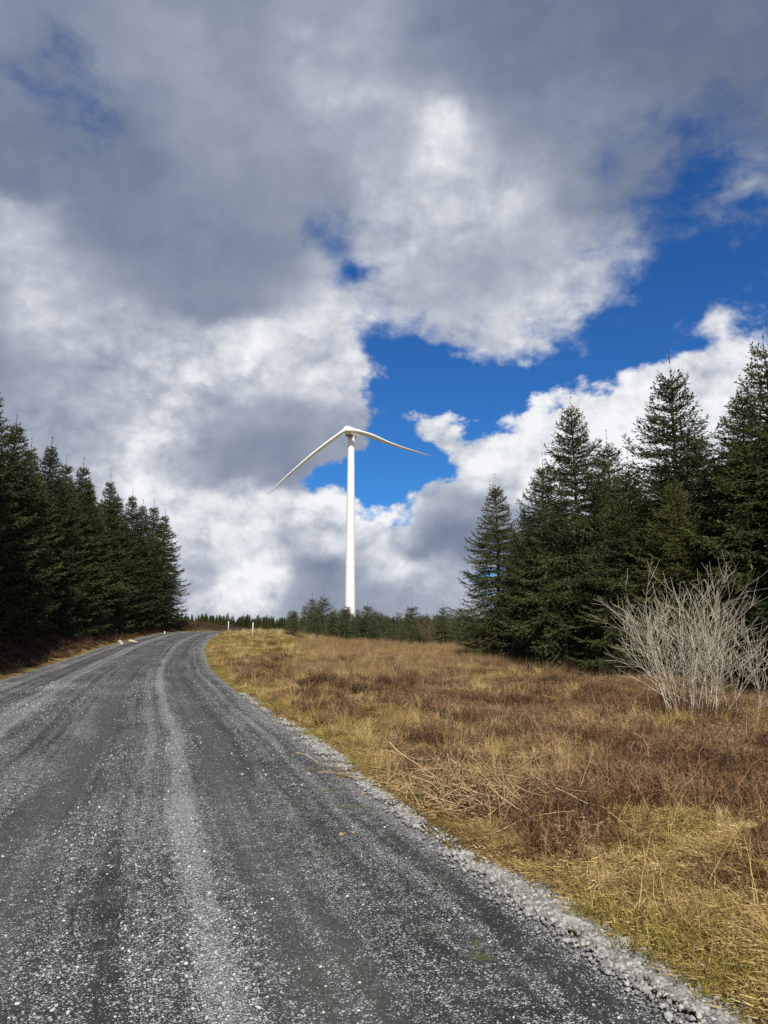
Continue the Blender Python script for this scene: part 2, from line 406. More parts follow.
# loose pale stones lying on the road, thick along the ridges between the wheel paths
bx = np.array([0, .25, .5, .85, 1.1, 1.5, 1.72, 1.98, 2.15, 2.6, 2.8, 3.15, 3.45, 3.9, 4.2, 4.75, 5.1, 5.5, 5.8, 6.5])
bd = np.array([.55, .35, .25, .42, .12, .12, .9, .95, .5, .5, .12, .14, .36, .38, .8, .85, .25, .22, .45, .4])
n = 85000
Y = 2.6 + 20 * rng.random(n) ** 1.8; d = rng.random(n) * 6.4
sl_ = np.interp(Y, _yy, _sl); X = edge_x(Y) - d * np.sqrt(1 + sl_ ** 2)
dw = d + .35 * (fbm(X * 4, Y * .6, 3) - .5)
dens = np.interp(dw + .06, bx, bd) * (.25 + 1.5 * ss(.3, .7, fbm(X * 1.1, Y * .5, 4)))
k = (rng.random(n) < dens * .62) & (np.abs(X) < .58 * Y + .8)
X, Y = X[k], Y[k]; n = len(X)
sz = (.0022 + .0070 * rng.random(n) ** 3.0) * (1 + Y / 26); big = rng.random(n) < .004; sz[big] *= 2.0
rot = np.stack([rng.uniform(-.5, .5, n), rng.uniform(-.5, .5, n), rng.uniform(0, 6.3, n)], -1)
scatter('loose_gravel', [stone_mesh(s, M['gravel']) for s in range(6)], np.stack([X, Y, road_z(X, Y) + sz * .15], -1), rot, sz, rng.integers(0, 6, n), rng.random(n) ** 1.1,
        'loose pale gravel scattered over the dark track between the wheel ruts', 'gravel')
# crushed stone along the right verge
n = 52000
Y = 2.6 + 16 * rng.random(n) ** 1.7; s = rng.normal(.06, .085, n)
wv = .55 + .9 * fbm(Y * .7, Y * 0 + 3, 3) - .25 * ss(5.6, 6.6, Y) * (1 - ss(8, 9, Y))
s = s * wv + .04; sl_ = np.interp(Y, _yy, _sl); X = edge_x(Y) + s * np.sqrt(1 + sl_ ** 2)
k = (rng.random(n) < (.10 + .90 * ss(.38, .56, fbm(X * 2.4, Y * 2.4, 3) + .12 * (1 - ss(4, 6, Y)))) * (1 - .8 * ss(8, 14, Y))) & (X < .58 * Y + .8)
X, Y, s = X[k], Y[k], s[k]; n = len(X)
sz = (.004 + .015 * rng.random(n) ** 3.2) * (1 + Y / 30); big = rng.random(n) < .008; sz[big] *= 1.6
z = np.where(s < 0, road_z(X, Y), np.maximum(ground_z(X, Y), rise(Y) - .05)) + .02 * np.exp(-(s / .15) ** 2) + sz * .2
rot = np.stack([rng.uniform(-.7, .7, n), rng.uniform(-.7, .7, n), rng.uniform(0, 6.3, n)], -1)
scatter('verge_stone', [stone_mesh(s_, M['crushed']) for s_ in range(20, 26)], np.stack([X, Y, z], -1), rot, sz, rng.integers(0, 6, n), rng.random(n),
        'pale crushed stone banked along the grassy right edge of the track', 'crushed stone')

# ------------------------------------------------------------------ grasses and heather
def blades(seed, n, L, w, lean, bend, rad, mat, seg=4, name='tuft', flat=0.0):
    g = np.random.default_rng(seed)
    r = rad * np.sqrt(g.random(n)); a = g.uniform(0, 6.283, n)
    B = np.stack([r * np.cos(a), r * np.sin(a), np.zeros(n)], -1)
    az = np.where(g.random(n) < .6, a + g.normal(0, .8, n), g.uniform(0, 6.283, n))
    Ln = g.uniform(L[0], L[1], n); th = np.abs(g.normal(lean[0], lean[1], n)); bd = g.uniform(bend[0], bend[1], n)
    wd = w * g.uniform(.6, 1.3, n)
    P = [B]; 
    for q in range(seg):
        ang = np.minimum(th + bd * (q / seg), 1.75)
        daz = az + g.normal(0, .12, n) * q
        D = np.stack([np.sin(ang) * np.cos(daz), np.sin(ang) * np.sin(daz), np.cos(ang)], -1)
        P.append(P[-1] + D * (Ln / seg)[:, None])
    P = np.stack(P, 1); P[..., 2] = np.maximum(P[..., 2], .004 + .01 * g.random((n, 1)))
    side = np.stack([-np.sin(az), np.cos(az), g.normal(0, .35, n)], -1)
    tw = np.linspace(1, .22, seg + 1)[None, :, None]
    A = P - side[:, None] * wd[:, None, None] * tw * .5; C = P + side[:, None] * wd[:, None, None] * tw * .5
    V = np.stack([A, C], 2).reshape(-1, 3)
    i = (np.arange(n)[:, None] * (seg + 1) + np.arange(seg)[None, :]) * 2
    F = np.stack([i, i + 1, i + 3, i + 2], -1).reshape(-1, 4)
    bl = np.repeat(g.random(n), (seg + 1) * 2)
    return mesh_np(name, V, [F], False, attrs=dict(blade=bl), mats=[mat])

def heather_mesh(seed, H, rad, n=46):
    g = np.random.default_rng(seed); V = []; F3 = []; bl = []
    for q in range(n):
        a = g.uniform(0, 6.283); lean = abs(g.normal(.35, .3)); L = H * g.uniform(.55, 1.1)
        p = np.array([g.normal(0, rad * .35), g.normal(0, rad * .35), 0.]); b = g.random()
        d = np.array([math.cos(a) * math.sin(lean), math.sin(a) * math.sin(lean), math.cos(lean)])
        for k in range(7):
            s = d * L / 7; sd = np.cross(d, g.normal(size=3)); sd /= np.linalg.norm(sd) + 1e-9; o = len(V)
            V += [p - sd * .0022, p + sd * .0022, p + s]; F3.append((o, o + 1, o + 2))
            if k > 1:
                for _ in range(4):
                    e = d * .5 + g.normal(0, .55, 3); e /= np.linalg.norm(e); ln = g.uniform(.018, .055)
                    sd2 = np.cross(e, g.normal(size=3)); sd2 /= np.linalg.norm(sd2) + 1e-9; o = len(V); pp = p + s * g.random()
                    V += [pp - sd2 * .003, pp + sd2 * .003, pp + e * ln]; F3.append((o, o + 1, o + 2))
            p = p + s; d = d + g.normal(0, .09, 3); d /= np.linalg.norm(d)
        bl += [b] * (len(V) - len(bl))
    return mesh_np('heather_clump', np.array(V), [np.array(F3)], False, attrs=dict(blade=np.array(bl)), mats=[M['heather']])

def field_pts(n, y0, y1, power=1.0, smin=.22, left=False):
    Y = y0 + (y1 - y0) * rng.random(n) ** power
    xl = edge_x(Y) if not left else -.62 * Y - 3
    xr = np.minimum(.60 * Y + 1.6, 14) if not left else edge_x(Y)
    X = xl + (xr - xl) * rng.random(n)
    s = lateral(X, Y)
    k = (s > smin) if not left else (s < -road_w(Y) - smin)
    return X[k], Y[k], s[k]
def off_pile(X, Y): return np.hypot((X - .85 - .7 * (6.65 - Y)) / .45, (Y - 6.65) / .55) > 1 + rng.normal(0, .15, len(X))
def place(X, Y, dz=-.01): return np.stack([X, Y, ground_z(X, Y) + dz], -1)
def rots(n, tilt=.15): return np.stack([rng.normal(0, tilt, n), rng.normal(0, tilt, n), rng.uniform(0, 6.283, n)], -1)
wet = lambda X, Y: fbm(X * .7 + 40, Y * .7, 4)

# matted dead grass: everywhere in the field
gp = [blades(100 + q, 42, (.06, .17), .0042, (.95, .35), (.2, 1.0), .12, M['grass']) for q in range(4)] + \
     [blades(110 + q, 40, (.10, .26), .0042, (1.35, .18), (.0, .4), .16, M['grass'], name='flat_tuft') for q in range(3)] + \
     [blades(120 + q, 40, (.12, .30), .0040, (.35, .25), (.2, 1.2), .06, M['grass'], name='upright_tuft') for q in range(3)]
XYs = []
for n, y0, y1, pw in ((22000, 2.6, 9, .8), (26000, 8.5, 22, .8), (28000, 20, 48, .7), (26000, 44, 88, .8)):
    X, Y, s = field_pts(n, y0, y1, pw); h = heath_mask(X, Y)
    tallz = ss(22, 34, Y) * ss(-5, -1, X + .08 * Y) 
    k = rng.random(len(X)) < (1 - .60 * h) * (1 - .45 * np.exp(-((s - 1.4) / 1.4) ** 2) * ss(5, 7, Y) * ss(.46, .54, wet(X * 2, Y * 2))) * (.10 + .90 * ss(.46, .57, .5 * fbm(X * .8 + 4, Y * .8, 3) + .5 * fbm(X * 2.1, Y * 2.1 + 8, 3))) * (.35 + .65 * ss(.2, .7, s))
    k &= off_pile(X, Y)
    XYs.append((X[k], Y[k], s[k]))
X = np.concatenate([a[0] for a in XYs]); Y = np.concatenate([a[1] for a in XYs]); s = np.concatenate([a[2] for a in XYs]); n = len(X)
up = rng.random(n) < (.03 + .35 * ss(.56, .68, fbm(X * 1.1 + 60, Y * 1.1, 3)))
idx = np.where(up, rng.integers(7, 10, n), rng.integers(0, 7, n))
patch = fbm(X * .55 + 11, Y * .55 + 2, 4); fine = fbm(X * 2.4, Y * 2.4, 3)
nearb = 1 - ss(5.0, 7.5, Y)
idx = np.where((rng.random(n) < .75 * nearb), rng.integers(4, 7, n), idx)
tint = np.clip(.50 - .10 * nearb + 2.0 * (patch - .5) + (2.4 + 1.6 * nearb) * (fine - .5) + .14 * (1 - ss(1, 5, s)) + rng.normal(0, .15, n) + .10 * np.exp(-((s - .9) / .7) ** 2) * ss(6, 9, Y), 0, 1)
scatter('dry_grass', gp, place(X, Y), rots(n), rng.uniform(.6, 1.15, n) * (1 + Y / 75) * (1 - .25 * nearb), idx, tint, 'matted straw coloured winter grass covering the moor beside the track', 'grass')
# yellow-green mossy grass in the damp hollows
gg = [blades(200 + q, 70, (.025, .08), .0045, (.8, .35), (.2, .9), .13, M['greengrass'], seg=3) for q in range(4)]
X, Y, s = field_pts(36000, 2.6, 60, 1.3); h = heath_mask(X, Y)
near_edge = np.exp(-((s - 1.4) / 1.5) ** 2) * 1.0 * ss(5, 7, Y)
k = off_pile(X, Y) & (rng.random(len(X)) < (1 - .6 * h) * .85 * np.clip(ss(.48, .60, wet(X, Y)) + .6 * near_edge * ss(.45, .6, wet(X * 2, Y * 2)), 0, 1))
X, Y = X[k], Y[k]; n = len(X)
scatter('mossy_grass', gg, place(X, Y), rots(n), rng.uniform(.6, 1.2, n) * (1 + Y / 60), rng.integers(0, 4, n), np.clip(rng.normal(.5, .22, n), 0, 1), 'short yellow green mossy grass in hollows of the moor', 'grass')
# heather
hp = [heather_mesh(300 + q, .15 + .05 * (q % 3), .26, 60) for q in range(5)]
X, Y, s = field_pts(30000, 3, 36, .75, .6); h = heath_mask(X, Y)
h = np.maximum(h, .42 * ss(.52, .60, fbm(X * 1.6 + 70, Y * 1.6, 3)))  # extra small clumps, their dark colour standing in for shaded recesses in the grass
k = rng.random(len(X)) < h * .75
X, Y = X[k], Y[k]; n = len(X)
scatter('heather', hp, place(X, Y), rots(n, .2), rng.uniform(.55, 1.35, n), rng.integers(0, 5, n), np.clip(rng.normal(.45, .22, n) + 2.2 * (fbm(X * 1.6, Y * 1.6, 3) - .5), 0, 1), 'brown winter heather in low clumps across the moor near the bare bush', 'heather')
# tall tawny grass in front of the young trees
tp = [blades(400 + q, 30, (.28, .62), .006, (.18, .14), (.1, .7), .14, M['tawny'], name='tall_tuft') for q in range(4)]
X, Y, s = field_pts(20000, 16, 86, .9, 1.6)
zone = ss(-1.2, .8, X + .115 * Y - .02 * (Y - 20)) * ss(17, 25, Y + fbm(X * .3, Y * .3, 3) * 10 - 5)
k = rng.random(len(X)) < zone * (.25 + .75 * ss(.35, .55, fbm(X * .4 + 9, Y * .4, 3)))
X, Y = X[k], Y[k]; n = len(X)
scatter('tall_moor_grass', tp, place(X, Y), rots(n, .12), rng.uniform(.6, 1.05, n), rng.integers(0, 4, n), np.clip(rng.normal(.52, .2, n) + .9 * (fbm(X * .5, Y * .5, 3) - .5), 0, 1), 'tall reddish tawny grass in front of the young spruces', 'grass')
# arching straw tussocks
up_ = [blades(450 + q, 150, (.14, .40), .0045, (.45, .3), (.5, 1.5), .09, M['grass'], seg=5, name='tussock') for q in range(4)]
X, Y, s = field_pts(4200, 2.9, 40, .9, .45); k = rng.random(len(X)) < .14 + .86 * ss(.48, .62, fbm(X * .8 + 33, Y * .8, 3)); k &= rng.random(len(X)) < .35 + .65 * ss(5, 8, Y); X, Y, s = X[k], Y[k], s[k]; n = len(X)
scatter('straw_tussocks', up_, place(X, Y), rots(n, .2), rng.uniform(.45, 1.05, n), rng.integers(0, 4, n), np.clip(rng.normal(.74, .16, n), 0, 1), 'arching pale straw tussocks dotted over the moor', 'grass')
# fallen bits of leaf and stem on the open ground
lt_ = [blades(470 + q, 60, (.015, .07), .006, (1.45, .12), (.0, .2), .22, M['grass'], seg=2, name='litter') for q in range(4)]
X, Y, s = field_pts(16000, 2.6, 16, .9, .34); n = len(X)
scatter('plant_litter', lt_, place(X, Y, .004), rots(n, .1), rng.uniform(.7, 1.3, n), rng.integers(0, 4, n), np.clip(rng.normal(.55, .25, n), 0, 1), 'fallen bits of dead leaf and stem over the mossy ground', 'litter')
# single thin dead stalks
sp = [blades(500 + q, 5, (.25, .75), .004, (.5, .35), (.0, .7), .2, M['grass'], seg=5, name='stalk') for q in range(5)]
X, Y, s = field_pts(1500, 2.8, 26, 1.0, .3)
n = len(X); scatter('dead_stalks', sp, place(X, Y), rots(n, .2), rng.uniform(.5, 1.1, n), rng.integers(0, 5, n), rng.uniform(.45, 1, n), 'thin pale dead stalks standing out of the moor grass', 'grass')
# dark growth on the left bank
X, Y, s = field_pts(22000, 8, 90, .8, .35, True); k = (s > -road_w(Y) - 7) ; X, Y, s = X[k], Y[k], s[k]
k = rng.random(len(X)) < .2 + .5 * ss(.4, .6, fbm(X, Y, 3)); X, Y, s = X[k], Y[k], s[k]; n = len(X)
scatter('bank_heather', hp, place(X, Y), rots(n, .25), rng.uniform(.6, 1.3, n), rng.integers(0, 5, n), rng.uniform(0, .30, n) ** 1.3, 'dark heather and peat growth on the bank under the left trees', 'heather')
X, Y, s = field_pts(9000, 8, 90, .8, .1, True); dl_ = -s - road_w(Y); k = rng.random(len(X)) < np.exp(-(dl_ / .6) ** 2) * .40 + .01
X, Y = X[k], Y[k]; n = len(X)
scatter('bank_grass', gp[:7], place(X, Y), rots(n, .2), rng.uniform(.5, 1.0, n), rng.integers(0, 7, n), rng.uniform(.1, .55, n), 'thin dead grass along the left edge of the track', 'grass')
# ------------------------------------------------------------------ spruces
def spruce(seed, H, Rb, dens=1.0, mat='needles', clump=.082, droop=1.0, open_top=.0, whorl=.34):
    """trunk with limbs, and a crown of needle sprays, for a tree H metres tall"""
    g = np.random.default_rng(seed); tb = MB()
    hz = np.linspace(0, H, 14); lean = g.normal(0, .010, 2)
    cx = lambda z: np.stack([lean[0] * z + .03 * np.sin(z * .7 + seed), lean[1] * z + .03 * np.cos(z * .6 + seed)], -1)
    r0 = .011 * H + .02
    tb.tube(np.column_stack([cx(hz), hz - .1]), np.maximum(r0 * (1 - hz / H) ** .8, .008), 7)
    O, D, Ln = [], [], []
    z = .25
    gap_az = g.uniform(0, 6.28, 3)
    while z < H - .45:
        t = z / H; last = z > H - 1.0
        nb = int(g.integers(6, 9)) if t > .3 else int(g.integers(6, 8))
        a0 = g.uniform(0, 6.28); wf = g.uniform(.82, 1.15)
        for b in range(nb):
            az = a0 + b * 6.283 / nb + g.normal(0, .16)
            prof = min(1.15 * (1 - t) ** .85, .86) * (.86 + .14 * min(1, t / .15))
            L = Rb * prof * wf * g.uniform(.74, 1.22) + .06
            if g.random() < .06: L *= g.uniform(.4, .7)
            e0 = R(44) * t ** 1.6 + R(8) - R(16) * (1 - t) ** 1.5 * droop + g.normal(0, .10)
            ns = 7; p = np.append(cx(np.array(z)), z + g.normal(0, .07)); P = [p]
            for q in range(ns):
                u = (q + .5) / ns
                el = e0 - R(30) * droop * math.sin(math.pi * min(1, u * 1.15)) * (1 - .5 * t) + R(26) * max(0, u - .62) / .38
                az += g.normal(0, .05)
                p = p + np.array([math.cos(az) * math.cos(el), math.sin(az) * math.cos(el), math.sin(el)]) * L / ns; P.append(p)
            P = np.array(P)
            tb.tube(P, np.linspace(.008 + .007 * L, .003, ns + 1), 3)
            # twigs in two ranks, hanging a little
            m = max(6, int(L / .044 * dens))
            u = np.sort(g.uniform(.10 if L > 1 else .02, 1, m)); f = u * ns; i = np.minimum(f.astype(int), ns - 1); fr = (f - i)[:, None]
            q0 = P[i] * (1 - fr) + P[i + 1] * fr; dr = (P[i + 1] - P[i]) / (L / ns)
            sd = np.stack([-dr[:, 1], dr[:, 0], 0 * u], -1); sd /= np.linalg.norm(sd, axis=1, keepdims=True) + 1e-6
            sg = np.where(np.arange(m) % 2, 1, -1)[:, None]
            tl = (.12 + .46 * L ** .75 * (1 - u) ** .8 * np.minimum(1, u / .25)) * g.uniform(.6, 1.25, m)
            tl = np.minimum(tl, .75)
            d = dr * g.uniform(.6, 1.0, (m, 1)) + sg * sd * g.uniform(.45, 1.0, (m, 1)) + np.array([0, 0, -1]) * (np.where(g.random((m, 1)) < .25, g.uniform(.3, 1.1, (m, 1)), g.uniform(-.12, .28, (m, 1))) * droop * (1 - .8 * t))
            d /= np.linalg.norm(d, axis=1, keepdims=True)
            O.append(q0); D.append(d); Ln.append(tl)
            kk = ns; O.append(P[:-1]); D.append(dr[:1].repeat(kk, 0) if False else (P[1:] - P[:-1]) / (L / ns)); Ln.append(np.full(kk, L / ns))
        z += whorl * g.uniform(.8, 1.2) * (.55 if t < .7 else .62)
    # the leading shoot
    ld = np.array([lean[0], lean[1], 1.]); top = np.append(cx(np.array(H - .9)), H - .9)
    for q in range(7): O.append((top + ld * .19 * q)[None]); D.append(ld[None] / np.linalg.norm(ld)); Ln.append(np.array([.18]))
    O = np.vstack(O); D = np.vstack(D); Ln = np.concatenate(Ln)
    cnt = np.maximum(2, np.ceil(Ln / .042).astype(int)); ix = np.repeat(np.arange(len(Ln)), cnt); n = len(ix)
    u = g.random(n); base = O[ix] + D[ix] * (Ln[ix] * u)[:, None]
    rv = g.normal(size=(n, 3)); rv -= D[ix] * (rv * D[ix]).sum(1)[:, None]; rv /= np.linalg.norm(rv, axis=1, keepdims=True) + 1e-6
    d = D[ix] * .85 + rv * g.uniform(.15, .65, (n, 1)); d /= np.linalg.norm(d, axis=1, keepdims=True)
    w = np.cross(d, rv + g.normal(0, .5, (n, 3))); w /= np.linalg.norm(w, axis=1, keepdims=True) + 1e-6
    ln = clump * g.uniform(.7, 1.35, n); wd = ln * g.uniform(.22, .36, n)
    V = np.stack([base - w * wd[:, None] * .5, base + d * ln[:, None] * .55 + w * wd[:, None] * .0 - w * wd[:, None] * .55, base + d * ln[:, None], base + d * ln[:, None] * .5 + w * wd[:, None] * .55], 1).reshape(-1, 3)
    F = np.arange(n * 4).reshape(-1, 4)
    rad = np.hypot(base[:, 0], base[:, 1]); prof = Rb * (1 - np.clip(base[:, 2] / H, 0, .99)) ** .72 + .15
    tw = g.random(len(Ln)) ** 1.3
    bl = np.clip(.65 * tw[ix] + .35 * g.random(n), 0, 1)
    return tb.mesh('spruce_trunk', [M['bark']]), mesh_np('spruce_crown', V, [F], False, attrs=dict(blade=np.repeat(bl, 4)), mats=[M[mat]])

def young(seed, H, Rb): return spruce(seed, H, Rb, .8, 'young_needles', .075, .35, whorl=.40)

def plant(kind, mesh, loc, rz, s, label, group, cat='tree', sxy=1.0):
    o = empty(kind, loc, rz, s); o.scale = (s * sxy, s * sxy, s)
    obj('trunk', mesh[0], o); obj('crown', mesh[1], o)
    return tag(o, label, cat, group)

BIG = [spruce(11, 9.3, 2.75), spruce(12, 9.3, 2.35), spruce(13, 9.3, 2.9), spruce(14, 9.3, 2.4), spruce(15, 9.3, 2.7)]
TALL = [spruce(21, 11.5, 2.3, .85, clump=.10), spruce(22, 11.5, 2.1, .85, clump=.10), spruce(23, 11.5, 2.5, .85, clump=.10), spruce(24, 11.5, 2.25, .85, clump=.10)]
def gz(x, y): return float(ground_z(np.array(x), np.array(y)))

gr = 'spruces of the dark wood to the right'
rt = random.Random(4)
RIGHT = [  # x, y, height, mesh, spread, label
    (5.75, 37.0, 9.0, 1, 1.12, 'slender dark spruce at the far left end of the right wood'),
    (6.9, 32.0, 8.7, 3, 1.05, 'shorter spruce second from the left end of the right wood'),
    (6.85, 26.0, 9.75, 2, .95, 'tall pointed spruce midway between the turbine and the white bare bush'),
    (8.6, 27.5, 8.6, 0, 1.0, 'spruce just right of the tall pointed spruce, its tip lower'),
    (7.55, 22.3, 6.6, 4, 1.15, 'low olive green spruce standing in front of the taller right wood'),
    (9.0, 22.3, 9.75, 0, 1.0, 'broad tall spruce rising straight above the white bare bush'),
    (8.15, 20.6, 5.6, 2, 1.05, 'low bushy spruce directly behind the white bare bush'),
    (10.0, 18.3, 9.0, 4, 1.05, 'nearest tall spruce at the right edge, reaching highest of all'),
    (10.2, 20.5, 8.3, 1, 1.1, 'dark spruce between the two tall spruces on the right'),
    (9.6, 15.6, 6.0, 3, 1.2, 'low spruce at the right edge behind the thin bare stems'),
]
for x, y, h, mi, sp, lb in RIGHT:
    plant('spruce_tree', BIG[mi], (x, y, gz(x, y) - .05), rt.uniform(0, 6.28), h / 9.3, lb, gr, sxy=sp)
k = 0
for row in range(4):
    for y in np.arange(15, 52, 2.6):
        xf = {0: 10.9, 1: 13.2, 2: 15.4, 3: 17.6}[row] + rt.uniform(-.4, .4) - (.14 * (y - 22) if y > 22 else -.10 * (22 - y) * 2)
        yy = y + rt.uniform(-.5, .5)
        if row == 0 and yy < 29 and xf < 11: xf += .5
        if xf < 6.2 + .04 * yy: continue
        h = rt.uniform(7.2, 9.0) - (.3 if y > 35 else 0)
        if abs(math.atan2(xf, yy)) > R(37): continue
        plant('spruce_tree', BIG[rt.randrange(5)], (xf, yy, gz(xf, yy) - .05), rt.uniform(0, 6.28), h / 9.3, 'spruce standing deep inside the dark wood behind its front trees', gr, sxy=rt.uniform(.95, 1.15))

gr = 'tall spruces of the plantation left of the track'
ordn = 'nearest second third fourth fifth sixth seventh eighth ninth tenth eleventh twelfth thirteenth fourteenth fifteenth sixteenth seventeenth eighteenth nineteenth twentieth'.split()
def lx(y, off): return float(edge_x(y) - (float(road_w(np.array(y))) + off) * math.sqrt(1 + float(np.interp(y, _yy, _sl)) ** 2))
front = []
y = 19.0
while y < 78: front.append(y); y += rt.uniform(2.2, 3.0) + .016 * y
vis = [q for q in front if lx(q, 3.2) / q > -.56]
for q in front:
    x = lx(q, 3.4 - 1.3 * min(1, max(0, (q - 40) / 30)) + rt.uniform(-.4, .4)); h = rt.uniform(10.6, 11.8) + (.6 if q < 34 else 0) 
    if q in vis:
        j = len(vis) - 1 - vis.index(q)
        lb = 'last spruce at the far end of the row left of the track' if j == 0 else (ordn[j] + ' spruce from the far end of the front row left of the track')
    else: lb = 'spruce in the row left of the track, past the edge of the photo'
    plant('spruce_tree', TALL[rt.randrange(4)], (x, q, gz(x, q) - .05), rt.uniform(0, 6.28), h / 11.5, lb, gr, sxy=rt.uniform(1.0, 1.2) * (1.1 if q > 60 else 1))
for row in range(1, 4):
    y = 20.0
    while y < 74:
        x = lx(y, 3.3 + 2.5 * row + rt.uniform(-.5, .5))
        if x / y > -.66: plant('spruce_tree', TALL[rt.randrange(4)], (x, y, gz(x, y) - .05), rt.uniform(0, 6.28), rt.uniform(9.9, 11.6) / 11.5, 'spruce standing behind the front row of the left plantation', gr, sxy=rt.uniform(1.0, 1.2))
        y += rt.uniform(2.3, 3.3)

# low line of young spruces on the rise below the turbine
YNG = [young(31, 3.2, 1.0), young(32, 3.2, .9), young(33, 3.2, 1.1), young(34, 3.2, .85)]
gr = 'young spruces on the rise below the turbine'
SPEC = [(-5.75, 71, 4.2, 'tallest young spruce on the rise left of the turbine tower'), (-3.3, 69, 3.4, 'young spruce standing right in front of the foot of the turbine tower'),
        (-3.45, 66, 3.2, 'young spruce close in front of the turbine tower, nearest the grass'), (-1.5, 70, 3.9, 'pointed young spruce just right of the turbine tower'), (6.3, 55, 3.4, 'young spruce tucked against the left end of the tall right wood'),
        (4.6, 58, 3.2, 'young spruce beside the brown bare shrub, on its right'), (2.3, 62, 3.6, 'young spruce beside the brown bare shrub, on its left'), (-9.2, 77, 2.5, 'young spruce at the left end of the low row, towards the track')]
for x, y, h, lb in SPEC: plant('young_spruce', YNG[rt.randrange(4)], (x, y, gz(x, y) - .05), rt.uniform(0, 6.28), h / 3.2, lb, gr, sxy=1.1)
for q in range(84):
    px = rt.uniform(-.135, .125); yl = 66 - 70 * (px - -.03) * (px > -.03)
    y = yl + rt.uniform(0, 18); x = px * y
    if px < -.10 and rt.random() < .5: continue
    h = rt.uniform(2.0, 3.3) * (1 if y < 75 else 1.2)
    plant('young_spruce', YNG[rt.randrange(4)], (x, y, gz(x, y) - .05), rt.uniform(0, 6.28), h / 3.2, 'young spruce in the low grey green row below the turbine', gr, sxy=rt.uniform(.9, 1.3))

# far-off wood along the horizon
n = 900
a = rng.uniform(-.36, .2, n); Yf = rng.uniform(300, 430, n); Xf = a * Yf
scatter('distant_wood', [q for q in (mesh_np('far_spruce', np.zeros((3, 3)), [np.array([[0, 1, 2]])], mats=[M['needles']]),)][:0] + [TALL[0][1], TALL[2][1], TALL[3][1]], np.stack([Xf, Yf, ground_z(Xf, Yf) - .3], -1), np.stack([0 * a, 0 * a, rng.uniform(0, 6, n)], -1),
        rng.uniform(.50, .80, n) * (1 + .4 * (fbm(Xf * .03, Yf * 0, 3) - .5)), rng.integers(0, 3, n), rng.random(n), 'dark far-off wood along the horizon behind the white posts', 'wood')

# ------------------------------------------------------------------ bare shrubs
def bare_shrub(seed, nst, H, spread, base_r, r0, depth=2, twist=.05, lean=(.03, .62)):
    g = np.random.default_rng(seed); stems = MB(); twigs = MB()
    def grow(p, d, L, r, lev, mb):
        ns = (9, 6, 4)[lev]; P = [p]; side = []
        for q in range(ns):
            d = d + g.normal(0, twist * (1 + .4 * lev), 3) + np.array([0, 0, .012]); d /= np.linalg.norm(d)
            p = p + d * L / ns; P.append(p)
            if lev < depth and (q >= 2 if lev == 0 else q >= 1) and q < ns - 1: side.append((p, d, q / ns))
        P = np.array(P); mb.tube(P, np.linspace(r, max(r * .22, .0016), ns + 1), 5 if lev == 0 else 3)
        for p_, d_, u in side:
            for _ in range(int(g.integers(1, 3)) if lev == 0 else int(g.random() < .75)):
                ax = g.normal(size=3); ax -= d_ * ax.dot(d_); ax /= np.linalg.norm(ax)
                an = g.uniform(.40, .95); nd = d_ * math.cos(an) + ax * math.sin(an); nd[2] = nd[2] * .75 + .25; nd /= np.linalg.norm(nd)
                grow(p_, nd, (H * .46 * g.uniform(.5, 1.1) * (1 - .45 * u)) if lev == 0 else L * g.uniform(.35, .75) * (1 - .4 * u), max(r * (1 - .62 * u) * .5, .0022), lev + 1, twigs)
    for q in range(nst):
        a = g.uniform(0, 6.283); th = g.uniform(*lean); rr = base_r * math.sqrt(g.random())
        p = np.array([rr * math.cos(a), rr * math.sin(a), -.05])
        d = np.array([math.cos(a) * math.sin(th) * spread, math.sin(a) * math.sin(th) * spread, math.cos(th)]); d /= np.linalg.norm(d)
        grow(p, d, H * g.uniform(.60, .98) * (1 - .16 * th), r0 * g.uniform(.6, 1.15), 0, stems)
    return stems, twigs
def shrub(kind, loc, args, bark, label):
    st, tw = bare_shrub(*args); o = empty(kind, loc)
    obj('stems', st.mesh('shrub_stems', [bark]), o); obj('twigs', tw.mesh('shrub_twigs', [bark]), o)
    return tag(o, label, 'shrub')
shrub('bare_shrub', (4.7, 11.7, gz(4.7, 11.7)), (51, 27, 2.62, 1.0, .46, .0080, 2, .05, (.03, 1.0)), M['palebark'], 'large pale leafless bush with many bare stems in front of the right wood')
shrub('bare_shrub', (5.75, 11.7, gz(5.75, 11.7)), (57, 9, 1.7, .9, .45, .0075, 2, .05, (.03, .7)), M['palebark'], 'smaller thin stemmed leafless bush right of the large pale one')
shrub('bare_shrub', (3.9, 60.0, gz(3.9, 60)), (53, 24, 2.6, 1.1, .8, .014), M['brownbark'], 'brown twiggy leafless shrub among the young spruces right of the turbine')

# ------------------------------------------------------------------ wind turbine (one blade missing)
HUB = np.array([-15.45, 300.0, 83.2]); TX = -13.9; TY = 304.5
tz = gz(TX, TY) - .5
wt = empty('wind_turbine', (TX, TY, tz)); tag(wt, 'white wind turbine with only two drooping blades rising behind the young spruces', 'wind turbine')
H = 82.0 - tz
mb = MB(); ph = np.linspace(0, 2 * np.pi, 40, endpoint=False); rings = []
for u in np.linspace(0, 1, 24):
    r = 2.28 - .92 * u; rings.append(np.stack([r * np.cos(ph), r * np.sin(ph), np.full(40, u * H)], -1))
mb.rings(rings); obj('tower', mb.mesh('turbine_tower', [M['white']]), wt)
for u in (.33, .66, .995):
    f = MB(); r = 2.28 - .92 * u + .035
    f.rings([np.stack([r * np.cos(ph), r * np.sin(ph), np.full(40, u * H + dz)], -1) for dz in (-.09, .09)]); obj('tower_flange', f.mesh('tower_flange', [M['white']]), wt)
def rel(v): return np.asarray(v, float) - np.array([TX, TY, tz])
